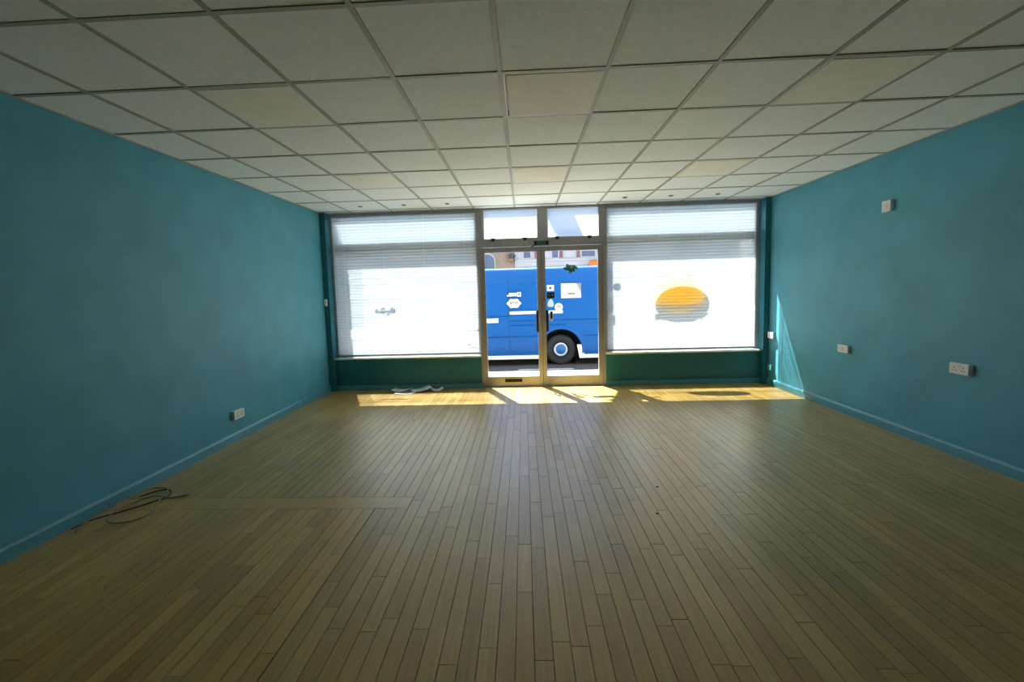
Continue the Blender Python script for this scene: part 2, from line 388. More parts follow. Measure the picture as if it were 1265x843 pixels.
def window(name, x0, x1, label):
    w = struct(name, None, None, label, 'window')
    y0, y1 = 6.20, 6.30
    jr = .05 if x1 < 0 else .07
    for (a, b, c, d) in ((x0, x0+.05, .50, 2.66), (x1-jr, x1, .50, 2.66)):
        part('jamb', MB().box(a, b, y0+.015, y1, c, d), 'alu', w)
    part('head', MB().box(x0+.05, x1-.05, y0+.015, y1, 2.63, 2.66), 'alu', w)
    part('transom_bar', MB().box(x0+.05, x1-.05, y0+.02, y1, 2.10, 2.215), 'alu', w)
    part('bottom_rail', MB().box(x0+.05, x1-.05, y0+.015, y1, .50, .53), 'alu', w)
    part('window_sill', MB().box(x0, x1, 6.125, 6.32, .475, .50, .004), 'sill', w)
    g = part('glass_pane', MB().box(x0+.05, x1-.05, YG-.003, YG+.003, .53, 2.10), 'glass', w)
    g2 = part('glass_pane', MB().box(x0+.05, x1-.05, YG-.003, YG+.003, 2.215, 2.63), 'glass', w)
    part('frosted_film', MB().add([(x0+.05, YG-.005, 2.215), (x1-.05, YG-.005, 2.215), (x1-.05, YG-.005, 2.63), (x0+.05, YG-.005, 2.63)], [(0, 1, 2, 3)]), 'film', g2)
    return w, g
win_l, gl_l = window('window_1', -2.89, -.66, 'large shop window with a plain white blind')
win_r, gl_r = window('window_2', 1.20, 3.43, 'large shop window with a yellow oval sticker behind its blind')

def ellipse(cx, cz, a, b, n=40): return [(cx+a*math.cos(2*math.pi*k/n), cz+b*math.sin(2*math.pi*k/n)) for k in range(n)]
YS = YG-.0045
part('tinted_strip', MB().add([(-2.80, YS, .53), (-2.45, YS, .53), (-2.45, YS, 2.10), (-2.80, YS, 2.10)], [(0, 1, 2, 3)]), 'tint', gl_l)
part('oval_sticker', MB().prism(ellipse(2.277, 1.330, .392, .272), 'y', YS-.001, YS), 'yellow', gl_r, label='yellow oval sticker')
rib = [(1.885, 1.20), (1.885, 1.105), (1.99, 1.118), (2.005, 1.085), (2.02, 1.112), (2.16, 1.085), (2.39, 1.085), (2.54, 1.118), (2.55, 1.09), (2.572, 1.126), (2.645, 1.165), (2.66, 1.20), (2.60, 1.195), (2.45, 1.175), (2.277, 1.168), (2.1, 1.175)]
part('ribbon_sticker', MB().prism(rib, 'y', YS-.003, YS-.002), 'vinyl', gl_r, label='white ribbon below the oval')
part('round_sticker', MB().prism(ellipse(1.336, 1.614, .058, .058, 24), 'y', YS-.001, YS), 'greyv', gl_r)
part('square_sticker', MB().box(1.252, 1.308, YS-.001, YS, 1.042, 1.199), 'greyv', gl_r)
# lettering strokes on the plain window
let = MB()
def stroke(pts, r=.007): let.tube([(x, YS-.003, z) for x, z in pts], r, 6)
bx = -2.262
stroke([(bx, 1.335), (bx+.06, 1.33), (bx+.30, 1.345)])
for cx_, r_ in ((.01, .022), (.105, .03), (.25, .032), (.275, .02)):
    stroke([(bx+cx_+r_*math.cos(a), 1.345+r_*math.sin(a)*1.1) for a in (i*math.pi/6 for i in range(13))])
stroke([(bx+.085, 1.36), (bx+.10, 1.40), (bx+.13, 1.375)]); stroke([(bx+.19, 1.35), (bx+.20, 1.30), (bx+.17, 1.285), (bx+.20, 1.32), (bx+.235, 1.37), (bx+.245, 1.40)])
part('lettering', let, 'greyv', gl_l)
for (a, b, c, d) in ((-.905, -.72, 1.015, 1.025), (-.735, -.722, 1.0, 1.05), (-.90, -.855, .79, .83), (-.86, -.76, .76, .768), (-.80, -.72, .745, .752)):
    part('small_lettering', MB().box(a, b, YS-.002, YS-.001, c, d), 'greyv', gl_l)

# ---- the doors and the lights above them
frame = struct('trim_1', None, None, 'bronze aluminium frame around the double doors', 'door frame')
JL0, JL1, JR0, JR1 = -.66, -.618, 1.163, 1.20
part('jamb', MB().box(JL0, JL1, 6.185, 6.30, 0, 2.66), 'alu', frame)
part('jamb', MB().box(JR0, JR1, 6.185, 6.30, 0, 2.66), 'alu', frame)
part('transom_bar', MB().box(JL1, JR0, 6.190, 6.30, 2.100, 2.222), 'alu', frame)
part('head', MB().box(JL1, JR0, 6.190, 6.30, 2.642, 2.66), 'alu', frame)
part('mullion', MB().box(.222, .325, 6.190, 6.30, 2.222, 2.642), 'alu', frame)
def toplight(name, x0, x1, label):
    w = struct(name, None, None, label, 'window')
    e = .018
    part('sash', MB().box(x0, x0+.045, 6.20, 6.28, 2.224, 2.641).box(x1-.045 if x1 > .5 else x1-.012, x1, 6.20, 6.28, 2.224, 2.641) if x1 > .5 else
         MB().box(x0, x0+.045, 6.20, 6.28, 2.224, 2.641), 'alu', w)
    g = part('glass_pane', MB().box(x0+.01, x1-.01, YG-.003, YG+.003, 2.224, 2.641), 'glass', w)
    part('frosted_film', MB().add([(x0+.01, YG-.006, 2.224), (x1-.01, YG-.006, 2.224), (x1-.01, YG-.006, 2.641), (x0+.01, YG-.006, 2.641)], [(0, 1, 2, 3)]), 'film', g)
    for f_ in (.22, .78):
        cx = x0+(x1-x0)*f_
        part('catch', MB().prism([(cx-.036, 2.226), (cx+.036, 2.226), (cx+.018, 2.184), (cx-.018, 2.184)], 'y', 6.170, 6.190), 'black', w)
    return w
toplight('window_3', JL1+.001, .221, 'frosted top light above the door with the letter slot')
toplight('window_4', .326, JR0-.001, 'frosted top light crossed by a diagonal shadow')

def door(name, x0, x1, stl, str_, label):
    d = struct(name, None, None, label, 'door')
    part('stile', MB().box(x0, x0+stl, 6.205, 6.255, .018, 2.092, .003), 'alu', d)
    part('stile', MB().box(x1-str_, x1, 6.205, 6.255, .018, 2.092, .003), 'alu', d)
    part('top_rail', MB().box(x0+stl, x1-str_, 6.207, 6.253, 2.022, 2.092), 'alu', d)
    br = part('bottom_rail', MB().box(x0+stl, x1-str_, 6.207, 6.253, .018, .155), 'alu', d)
    g = part('glass_pane', MB().box(x0+stl, x1-str_, 6.227, 6.233, .155, 2.022), 'glass', d)
    return d, br, g
d1, br1, g1 = door('door_1', JL1+.003, .2665, .048, .062, 'glazed aluminium door with a letter slot in its bottom rail')
d2, br2, g2 = door('door_2', .2705, JR0-.003, .058, .058, 'glazed aluminium door with notices and stickers on its glass')
slot = part('letter_plate', MB().box(-.325, -.04, 6.199, 6.207, .052, .136, .002), 'alu', br1)
part('letter_slot', MB().box(-.312, -.053, 6.196, 6.199, .072, .122), 'well', br1, label='black letter slot')
def pull(d, xa, xb):
    h = part('pull_handle', MB().box(xa, xb, 6.140, 6.165, .835, 1.150, .004), 'black', d, label='black upright pull handle')
    part('handle_mount', MB().box(xa+.004, xb-.004, 6.165, 6.206, .86, .885).box(xa+.004, xb-.004, 6.165, 6.206, 1.10, 1.125), 'chrome', h)
    part('edge_strip', MB().box(xa-.012 if xa < .25 else xb, xa if xa < .25 else xb+.012, 6.142, 6.163, .835, 1.150), 'chrome', h)
pull(d1, .186, .210); pull(d2, .325, .349)
lk = part('door_lock', MB().box(.378, .432, 6.205, 6.225, .985, 1.135, .006), 'white', d2, label='white lock case with black bolt knob')
part('bolt_knob', MB().box(.395, .420, 6.190, 6.205, 1.02, 1.125, .004), 'black', lk)
part('keyhole', MB().lathe([(.001, -.004), (.010, -.004), (.012, .004)], (.300, 6.203, 1.315), 'y', 16), 'black', d2)
part('gasket', MB().box(.2663, .2707, 6.215, 6.245, .018, 2.092), 'well', d2)
YD = 6.226
pp = part('paper_notice', MB().box(.555, .853, YD-.0015, YD, 1.320, 1.538), 'notice', g2, label='white paper notice taped to the glass')
for z, a, b in ((1.475, .62, .80), (1.445, .60, .80), (1.39, .645, .775), (1.378, .66, .76)):
    part('print_line', MB().box(a, b, YD-.0022, YD-.0016, z-.004, z+.004), 'ink' if z < 1.4 else 'brownp', g2) if z < 1.4 else None
part('square_sticker', MB().box(.347, .452, YD-.0015, YD, 1.433, 1.520), 'notice', g2)
part('sticker_print', MB().box(.378, .412, YD-.002, YD-.0016, 1.46, 1.492), 'brownp', g2)
part('card_sticker', MB().box(.345, .457, YD-.0015, YD, 1.324, 1.412), 'black', g2, label='black card sticker with two discs')
for cx in (.378, .425): part('card_disc', MB().prism(ellipse(cx, 1.372, .015, .014, 16), 'y', YD-.0022, YD-.0016), 'brownp', g2)
part('oval_sticker', MB().prism([(.400, 1.315), (.428, 1.295), (.444, 1.25), (.446, 1.215), (.43, 1.195), (.366, 1.195), (.350, 1.215), (.352, 1.25), (.37, 1.295)], 'y', YD-.0015, YD), 'bell', g2, label='pale bell-shaped sticker')
part('round_sticker', MB().prism(ellipse(.517, 1.190, .060, .060, 28), 'y', YD-.003, YD-.002), 'notice', g2, label='round white sticker with grey letters')
for a, b in ((.488, .506), (.510, .526), (.530, .545)):
    part('sticker_letter', MB().box(a, a+.005, YD-.004, YD-.0032, 1.17, 1.215).box(a, b, YD-.004, YD-.0032, 1.21, 1.216).box(b-.005, b, YD-.004, YD-.0032, 1.185, 1.21).box(a, b, YD-.004, YD-.0032, 1.188, 1.193), 'ink', g2)
lf = random.Random(5)
for k in range(9):
    cx, cz = .655+lf.uniform(-.02, .12), 1.755+lf.uniform(-.035, .035); a0 = lf.uniform(0, 3)
    part('leaf_sticker', MB().prism([(cx+.05*math.cos(a)*math.cos(a0)-.022*math.sin(a)*math.sin(a0), cz+.05*math.cos(a)*math.sin(a0)+.022*math.sin(a)*math.cos(a0)) for a in (i*math.pi/6 for i in range(12))], 'y', YD-.0015-k*.0003, YD-k*.0003), 'vinyl' if k == 4 else ('greenl' if k % 2 else 'green'), g2)
cl = thing('door_closer', 'small dark green box fixed on the bar above the doors', 'door closer', (.27, 6.19, 2.105))
part('body', MB().box(.168, .382, 6.150, 6.190, 2.108, 2.168, .003), 'black', cl)
part('cover_plate', MB().box(.205, .340, 6.146, 6.150, 2.112, 2.164), 'green', cl, label='green cover plate')
part('arm', MB().prism([(.235, 2.108), (.19, 2.108), (.12, 2.075), (.118, 2.088), (.17, 2.112)], 'y', 6.165, 6.175), 'black', cl)

# ---- venetian blinds
def blind(x0, x1, lab):
    t = thing('venetian_blind', lab, 'blind', ((x0+x1)/2, 6.172, .53), 'white slatted blinds in the shop windows')
    yb = 6.172; top, bot, pitch, w = 2.603, .553, .0445, .050
    part('headrail', MB().box(x0, x1, yb-.024, yb+.024, 2.606, 2.648, .002), 'rail', t)
    part('bottom_rail', MB().box(x0, x1, yb-.012, yb+.012, .522, .545, .003), 'rail', t)
    n = int((top-bot)/pitch); a = math.radians(83)
    prof = []
    for k in range(5):
        u = (k/4-.5)*w; c = .0028*(1-(2*k/4-1)**2)
        prof.append((u*math.cos(a)-c*math.sin(a), u*math.sin(a)+c*math.cos(a)))
    L = (x1-x0)/2-.004
    mb = MB(); mb.add([(x, p[0], p[1]) for x in (-L, L) for p in prof], [(i, i+1, 6+i, 5+i) for i in range(4)])
    me = mb.mesh('slat', MT['slat'], True); rr = random.Random(int(x0*100))
    for i in range(n+1):
        o = link('slat', me, t, (0, rr.uniform(-.001, .001), bot-.53+i*(top-bot)/n+.012))
        o.rotation_euler = (rr.uniform(-.05, .05), rr.uniform(-.0006, .0006), 0)
    for f_ in (.08, .36, .64, .92):
        x = x0+(x1-x0)*f_
        part('ladder_cord', MB().tube([(x, yb-.020, .54), (x, yb-.020, 2.61)], .0012, 5), 'white', t)
    part('tilt_wand', MB().tube([(x1-.03 if x0 > 0 else x0+.03, yb-.03, 2.61), (x1-.03 if x0 > 0 else x0+.03, yb-.032, 1.15)], .004, 8), 'white', t)
    return t
blind(-2.838, -.682, 'closed white venetian blind over the plain shop window beside the letter slot door')
blind(1.222, 3.358, 'closed white venetian blind with a yellow oval glowing through it')

# ---- sockets and plates
def plate(side, yc, zc, wy, hz, name, lab, cat, kind, mat='white'):
    """kind: double / single / switch / blank"""
    x = XL if side < 0 else XR; s_ = -side   # s_: into the room
    t = thing(name, lab, cat, (x, yc, zc))
    def bx_(d0, d1, ya, yb, za, zb, ch=0.0):
        a, b = x+s_*d0, x+s_*d1
        return MB().box(min(a, b), max(a, b), ya, yb, za, zb, ch)
    part('back_box', bx_(0, .026, yc-wy/2+.003, yc+wy/2-.003, zc-hz/2+.003, zc+hz/2-.003), mat, t)
    part('face_plate', bx_(.026, .036, yc-wy/2, yc+wy/2, zc-hz/2, zc+hz/2, .003), mat, t)
    def outlet(oy, swy):
        for dy, dz, a, b in ((0, .012, .003, .006), (-.011, -.010, .005, .0028), (.011, -.010, .005, .0028)):
            part('pin_slot', bx_(.0362, .0368, oy+dy-a, oy+dy+a, zc+dz-b-.004, zc+dz+b-.004), 'black', t)
        r = part('rocker_switch', bx_(.0362, .040, swy-.006, swy+.006, zc+.014, zc+.034, .001), 'white', t)
    if kind == 'double': outlet(yc-.034, yc-.012); outlet(yc+.034, yc+.012)
    if kind == 'single': outlet(yc, yc+.022)
    if kind == 'switch':
        part('rocker_switch', bx_(.0362, .041, yc-.012, yc+.012, zc-.018, zc+.018, .002), 'white', t)
    if kind == 'blank':
        for dy in (-.03, .03): part('screw', bx_(.0362, .0375, yc+dy-.003, yc+dy+.003, zc-.003, zc+.003), 'chrome', t)
    return t
plate(-1, 4.055, .272, .150, .090, 'wall_socket', 'white double socket low on the wall above the loose cable', 'socket', 'double')
plate(1, 3.430, .725, .152, .088, 'wall_socket', 'white double socket on the wall farthest from the shopfront', 'socket', 'double')
plate(1, 4.650, .716, .150, .084, 'wall_socket', 'white socket between the double socket and the sunlit corner', 'socket', 'single')
plate(1, 5.990, .722, .125, .088, 'wall_socket', 'small white socket in the sunlit corner above a dark plate', 'socket', 'single')
plate(1, 6.000, .262, .088, .076, 'wall_plate', 'small dark teal painted plate low in the sunlit corner', 'wall plate', 'blank', 'teal')
plate(1, 4.172, 2.155, .100, .105, 'switch_plate', 'white single plate high on the wall near the ceiling', 'switch plate', 'switch')
t = thing('contact_box', 'small white box on the narrow pilaster beside the plain blind', 'sensor', (-2.945, 6.08, 1.30))
part('body', MB().box(-2.962, -2.920, 6.045, 6.080, 1.30, 1.402, .003), 'white', t)
part('cover', MB().box(-2.958, -2.924, 6.041, 6.045, 1.306, 1.396), 'white', t)

# ---- loose cable by the skirting
def smooth_path(pts, n=8):
    P = [Vector(p) for p in pts]; out = []
    for i in range(len(P)-1):
        p0, p1, p2, p3 = P[max(i-1, 0)], P[i], P[i+1], P[min(i+2, len(P)-1)]
        for k in range(n):
            t_ = k/n
            out.append(.5*((2*p1)+(-p0+p2)*t_+(2*p0-5*p1+4*p2-p3)*t_**2+(-p0+3*p1-3*p2+p3)*t_**3))
    return out+[P[-1]]
cpts = [(-2.86, 2.40, .006), (-2.90, 2.47, .008), (-2.925, 2.60, .012), (-2.915, 2.70, .008), (-2.935, 2.78, .03), (-2.92, 2.90, .020), (-2.87, 2.985, .010), (-2.79, 2.985, .008), (-2.70, 2.90, .022),
        (-2.67, 2.80, .012), (-2.63, 2.72, .007), (-2.58, 2.64, .006), (-2.60, 2.55, .006), (-2.68, 2.50, .010), (-2.78, 2.52, .012), (-2.84, 2.62, .012), (-2.83, 2.74, .010), (-2.78, 2.83, .016), (-2.70, 2.84, .018), (-2.62, 2.83, .010), (-2.545, 2.86, .008)]
cb = thing('loose_cable', 'thin grey cable lying in loops on the floor by the skirting', 'cable', (-2.75, 2.7, 0))
part('cord', MB().tube(smooth_path(cpts), .0048, 8), 'cable', cb, True)
part('connector', MB().tube([(-2.556, 2.853, .009), (-2.530, 2.868, .010), (-2.512, 2.878, .010)], .0075, 10), 'brass', cb, True, label='small brass plug end')
c2 = smooth_path([(-2.93, 2.44, .005), (-2.90, 2.56, .005), (-2.80, 2.66, .005), (-2.72, 2.76, .006), (-2.66, 2.86, .005), (-2.72, 2.95, .005), (-2.80, 2.96, .006), (-2.88, 2.86, .006)])
o = solo('black_cable', MB().tube(c2, .004, 8), 'black', (-2.8, 2.7, 0), True); tag(o, 'thin black cable lying under the grey cable loops', 'cable')

# ---- mail on the floor by the stall riser
def sheet_paper(name, cx, cy, z, w, d, rot, curl, mat, lab, cat, th=.0012, tilt=0.0):
    mb = MB(); n = 6; V = []
    for lay in (0, 1):
        for i in range(n+1):
            for j in range(2):
                u = (i/n-.5)*w; v = (j-.5)*d; h = curl*(2*i/n-1)**2+tilt*u+lay*th
                V.append((cx+u*math.cos(rot)-v*math.sin(rot), cy+u*math.sin(rot)+v*math.cos(rot), z+h))
    F = []; m_ = (n+1)*2
    for i in range(n):
        a = 2*i; F += [(a, a+1, a+3, a+2), (m_+a, m_+a+2, m_+a+3, m_+a+1), (a, a+2, m_+a+2, m_+a), (a+1, m_+a+1, m_+a+3, a+3)]
    F += [(0, m_, m_+1, 1), (m_-2, m_-1, 2*m_-1, 2*m_-2)]
    mb.add(V, F); o = solo(name, mb, mat, (cx, cy, z), True); return tag(o, lab, cat)
sheet_paper('envelope', -1.76, 5.90, .002, .30, .13, .10, .010, 'paper', 'white envelope lying flat in front of the low teal panel, under the others', 'envelope')
sheet_paper('leaflet', -1.84, 6.00, .022, .28, .17, -.18, .030, 'paper', 'curled white leaflet on top of the mail by the low teal panel', 'leaflet', tilt=.06)
sheet_paper('newspaper', -1.56, 6.02, .024, .28, .20, .5, .026, 'paper', 'folded pale paper leaning on the brown envelope by the teal panel', 'paper', tilt=.12)
sheet_paper('brown_envelope', -1.50, 5.95, .003, .24, .14, -.25, .008, 'brownp', 'brown paper envelope among the mail by the low teal panel', 'envelope')
sheet_paper('crumpled_bag', -1.32, 6.03, .004, .17, .12, .3, .035, 'paper', 'small crumpled white bag at the end of the mail pile', 'bag', th=.012)
# specks on the boards
for (x, y, lab) in ((.933, 2.949, 'tiny dark crumb on the boards, nearer the doors than its twin'), (.819, 2.588, 'tiny dark crumb on the bare middle of the floor'), (-1.30, 4.62, 'tiny dark crumb on the boards in front of the plain blind')):
    o = solo('floor_crumb', MB().lathe([(.001, .006), (.006, .005), (.009, .002), (.008, .0008)], (x, y, 0), 'z', 8), 'sub', (x, y, 0), True); tag(o, lab, 'crumb', 'crumbs on the floor')

# ------------------------------------------------------------------ outside
PZ, RZ = -.10, -.20
struct('pavement', MB().box(-20, 20, 6.30, 7.75, -.5, PZ), 'pave', 'pale sunlit pavement outside the doors', 'pavement')
struct('kerb', MB().box(-20, 20, 7.75, 7.92, -.5, PZ+.002, .01), 'kerb', 'stone kerb between pavement and road', 'kerb')
struct('road', MB().box(-20, 20, 7.92, 14.5, -.5, RZ), 'road', 'grey asphalt road under the blue van', 'road')
struct('far_pavement', MB().box(-20, 20, 14.5, 22, -.5, PZ), 'pave', 'pavement across the road', 'pavement')
o = solo('road_line', MB().box(-.15, 1.0, 8.55, 8.63, RZ, RZ+.004), 'line', (.4, 8.6, RZ)); tag(o, 'short worn white line painted on the road beside the van', 'road marking'); 

# ---- blue van, nose towards -x
VY0, VZB = 9.00, .035
van = thing('panel_van', 'blue panel van parked outside the glass doors', 'van', (-.6, 10.0, RZ))
half = [(.985, .00), (1.0, .10), (1.0, .22), (1.012, .40), (1.003, .43), (1.0, .60), (.998, .84), (.975, 1.20), (.930, 1.55), (.890, 1.78), (.872, 1.85), (.845, 1.885), (.78, 1.905), (.35, 1.935), (0, 1.945)]
st = [(2.42, .90, .96, .06), (2.38, .985, .99, .0), (2.2, 1, 1, 0), (1.2, 1, 1, 0), (0, 1, 1, 0), (-1.2, 1, 1, 0), (-1.95, 1, 1.0, 0), (-2.25, .99, .965, 0), (-2.75, .975, .62, 0), (-3.05, .965, .53, 0), (-3.4, .92, .47, .02), (-3.55, .84, .40, .08)]
V = []; F = []; ring = None
for (x, sw, sz, zb) in st:
    sec = [(x, 10.0-w*sw, VZB+zb+z*sz) for (w, z) in half]+[(x, 10.0+w*sw, VZB+zb+z*sz) for (w, z) in half[-2::-1]]
    ring = len(sec); V += sec
for i in range(len(st)-1):
    for k in range(ring):
        F.append((i*ring+k, i*ring+(k+1) % ring, (i+1)*ring+(k+1) % ring, (i+1)*ring+k))
F += [tuple(range(ring))[::-1], tuple((len(st)-1)*ring+k for k in range(ring))]
body = part('body', MB().add(V, F), 'van', van)
WX = (.785, -2.55); WZ, WR = RZ+.335, .335
cut = MB()
for wx in WX: cut.lathe([(0.001, -1.2), (.455, -1.2), (.455, 1.2), (.001, 1.2)], (wx, 10.0, WZ+.005), 'y', 40)
cutter = link('cutter', cut.mesh('cutter', MT['well']))
bo = body.modifiers.new('arches', 'BOOLEAN'); bo.operation = 'DIFFERENCE'; bo.object = cutter; bo.solver = 'EXACT'
bpy.context.view_layer.update()
dg = bpy.context.evaluated_depsgraph_get()
nm = bpy.data.meshes.new_from_object(body.evaluated_get(dg)); body.modifiers.clear(); body.data = nm
bpy.data.objects.remove(cutter)
for p in body.data.polygons: p.use_smooth = False
try:
    body.data.shade_smooth_by_angle
except AttributeError: pass
bm = bmesh.new(); bm.from_mesh(body.data)
for f in bm.faces: f.smooth = True
for e in bm.edges:
    if len(e.link_faces) == 2 and e.calc_face_angle(0) > .5: e.smooth = False
bm.to_mesh(body.data); bm.free()
if len(body.data.materials) == 0: body.data.materials.append(MT['van'])
for wx in WX:
    for s_ in (-1, 1):
        yo = 10+s_*.80
        w = part('wheel', MB().lathe([(.20, -.10), (.27, -.115), (.31, -.105), (WR, -.06), (WR, .06), (.31, .105), (.27, .115), (.20, .10)], (wx, yo, WZ), 'y', 40), 'rubber', van, True, label='black tyre on a blue and silver hub')
        part('rim', MB().lathe([(.205, s_*.098), (.190, s_*.10), (.165, s_*.085), (.158, s_*.07), (.118, s_*.075), (.105, s_*.085)], (wx, yo, WZ), 'y', 40), 'rubber' if False else 'well', w, True)
        part('rim_ring', MB().lathe([(.150, s_*.082), (.140, s_*.098), (.118, s_*.098), (.110, s_*.082)], (wx, yo, WZ), 'y', 40), 'wheelw', w, True, label='silver ring')
        part('hub', MB().lathe([(.114, s_*.080), (.10, s_*.090), (.06, s_*.092), (.05, s_*.100), (.001, s_*.102)], (wx, yo, WZ), 'y', 32), 'wheelb', w, True, label='blue wheel hub')
    for s_ in (-1, 1): part('wheel_well', MB().lathe([(.452, s_*.90), (.452, s_*.50), (.001, s_*.50)], (wx, 10.0, WZ+.005), 'y', 40), 'well', van)
    # arch lip on the near side
    V = []; n = 28
    for i in range(n+1):
        a = math.radians(-8+196*i/n)
        for (r, dy) in ((.452, .0), (.462, -.014), (.520, -.014), (.530, .0)): V.append((wx+r*math.cos(a), VY0-.006+dy, WZ+.005+r*math.sin(a)))
    part('arch_lip', MB().add(V, [(i*4+k, i*4+k+1, i*4+k+5, i*4+k+4) for i in range(n) for k in range(3)]), 'van', van, True)
part('underside', MB().box(-3.2, 2.25, 9.25, 10.75, -.06, .06), 'well', van)
def seamx(x, z0, z1, name='panel_gap'):
    pts = [(9.0-.003+0, z) for z in (z0, z1)]
    mb = MB(); k = 10; V = []
    def sy(z):
        h = (z-VZB)
        for a, b in zip(half[:-1], half[1:]):
            if a[1] <= h <= b[1]: return 10-(a[0]+(b[0]-a[0])*(h-a[1])/(b[1]-a[1]+1e-6))
        return 9.2
    for i in range(k+1):
        z = z0+(z1-z0)*i/k; y = sy(z)-.003
        V += [(x-.006, y, z), (x+.006, y, z)]
    part(name, mb.add(V, [(2*i, 2*i+1, 2*i+3, 2*i+2) for i in range(k)]), 'seam', van)
seamx(-.335, .04, 1.88); seamx(-1.62, .04, 1.88); seamx(2.02, .04, 1.85); seamx(-2.42, .55, 1.10)
def crease(x0, x1, z, y, mat='van', h=.010, dy=.012):
    part('body_crease', MB().prism([(y, z-h), (y-dy, z), (y, z+h)], 'x', x0, x1), mat, van)
crease(-1.6, -.345, .452, 8.985, 'seam', .006, .008); crease(-.325, .27, .452, 8.985, 'seam', .006, .008); crease(1.30, 2.0, .452, 8.985, 'seam', .006, .008)
crease(-1.6, -.345, .905, 8.995); crease(-.325, 2.0, .80, 8.995)
crease(-1.6, -.345, 1.605, 9.075, 'seam', .005, .004); crease(-.325, 2.0, 1.605, 9.075, 'seam', .005, .004)
crease(-1.6, -.345, 1.715, 9.108); crease(-.325, 2.0, 1.715, 9.108)
crease(-.30, .9, .70, 8.995)
part('sill_strip', MB().box(-2.05, .32, 9.01, 9.06, -.045, .038).box(1.25, 2.3, 9.01, 9.06, -.045, .038), 'vinyl', van, label='white strip along the sill')
part('mud_flap', MB().prism([(1.13, .25), (1.27, .25), (1.29, .038), (1.29, -.045), (1.18, -.045)], 'y', 8.998, 9.03), 'vinyl', van, label='white mud flap')
part('door_rail', MB().box(-.315, .83, 8.972, 8.996, .942, 1.005, .003), 'vinyl', van, label='white sliding door rail')
part('rub_strip', MB().box(-1.45, -.565, 8.975, 8.996, .768, .862, .003), 'vinyl', van, label='white strip on the sliding door')
def cloud():
    pts = []
    for i in range(48):
        a = 2*math.pi*i/48; r = 1+.09*math.cos(6*a)
        pts.append((-.216+.145*r*math.cos(a), 1.18+.098*r*math.sin(a)))
    return pts
lg = part('cloud_badge', MB().prism(cloud(), 'y', 9.0, 9.012), 'vinyl', van, label='white cloud-shaped badge')
lg.location.y -= .020
for a, b in ((-.30, -.275), (-.262, -.215), (-.20, -.165), (-.15, -.12)):
    part('badge_letter', MB().box(a, a+.010, 8.974, 8.979, 1.15, 1.215).box(a, b, 8.974, 8.979, 1.205, 1.215).box(b-.010, b, 8.974, 8.979, 1.16, 1.215), 'seam', van)
part('lettering', MB().box(-.365, -.16, 8.985, 9.03, 1.335, 1.362).box(-.32, -.16, 8.985, 9.03, 1.372, 1.405), 'vinyl', van, label='white lettering')
part('square_badge', MB().box(-.145, -.062, 8.985, 9.03, 1.325, 1.42), 'vinyl', van, label='white square badge')
part('badge_mark', MB().box(-.118, -.090, 8.980, 8.985, 1.345, 1.40), 'van', van)
for s_ in (-1, 1):
    y = 10+s_*.985
    part('cab_window', MB().prism([(-1.72, 1.12), (-2.72, 1.10), (-2.22, 1.62), (-1.72, 1.66)], 'y', y-.008, y+.008), 'vglass', van)
    part('door_mirror', MB().box(-2.62, -2.45, 10+s_*1.02-.06, 10+s_*1.02+.06, 1.08, 1.36, .02), 'well', van)
    part('headlight', MB().box(-3.46, -3.28, 10+s_*.74-.10, 10+s_*.74+.10, .60, .76, .02), 'lamp_w', van)
    part('tail_light', MB().box(2.36, 2.43, 10+s_*.86-.05, 10+s_*.86+.05, .75, 1.25, .01), 'lamp_r', van)
part('windscreen', MB().add([(-2.30, 9.12, 1.86), (-2.30, 10.88, 1.86), (-2.80, 10.92, 1.24), (-2.80, 9.08, 1.24), (-2.27, 9.12, 1.86), (-2.27, 10.88, 1.86), (-2.77, 10.92, 1.24), (-2.77, 9.08, 1.24)],
     [(0, 1, 2, 3), (4, 7, 6, 5), (0, 4, 5, 1), (1, 5, 6, 2), (2, 6, 7, 3), (3, 7, 4, 0)]), 'vglass', van)
part('bumper', MB().box(-3.62, -3.35, 9.20, 10.80, .06, .36, .04), 'well', van)
part('bumper', MB().box(2.36, 2.50, 9.10, 10.90, .05, .30, .03), 'well', van)

# ---- buildings across the road (front plane y = 22)
def building(name, x0, x1, h, mat, lab, loc):
    b = thing(name, lab, 'building', loc)
    part('wall', MB().box(x0, x1, 22, 30, PZ, h), mat, b)
    part('roof', MB().prism([(22.0, h), (30.0, h), (26, h+2.2)], 'x', x0, x1), 'roof', b)
    return b
bw = building('white_house', -.43, 14, 7.8, 'rend', 'white rendered house with string course across the road', (6.8, 22, PZ))
part('string_course', MB().box(-.43, 14, 21.93, 22, 2.955, 3.06), 'rend', bw); part('string_course', MB().box(-.43, 14, 21.96, 22, 3.06, 3.10), 'kerb', bw)
part('ledge', MB().box(-.43, 14, 21.90, 22, 2.62, 2.66), 'rend', bw)
def fwin(b, x0, x1, z0, z1, shut=()):
    w = part('window', MB().box(x0-.05, x0, 21.94, 22.0, z0-.05, z1+.05).box(x1, x1+.05, 21.94, 22.0, z0-.05, z1+.05).box(x0, x1, 21.94, 22, z1, z1+.05).box(x0, x1, 21.92, 22, z0-.06, z0), 'rend', b)
    part('pane', MB().box(x0, x1, 21.97, 21.995, z0, z1), 'pane', w)
    for (a, c) in shut: part('shutter', MB().box(a, c, 21.93, 22, z0-.02, z1+.02), 'shutter', w)
fwin(bw, 1.53, 1.84, 3.12, 3.62, ((1.93, 2.08),))
fwin(bw, 3.06, 3.75, 3.14, 3.43, ((2.80, 2.95),))
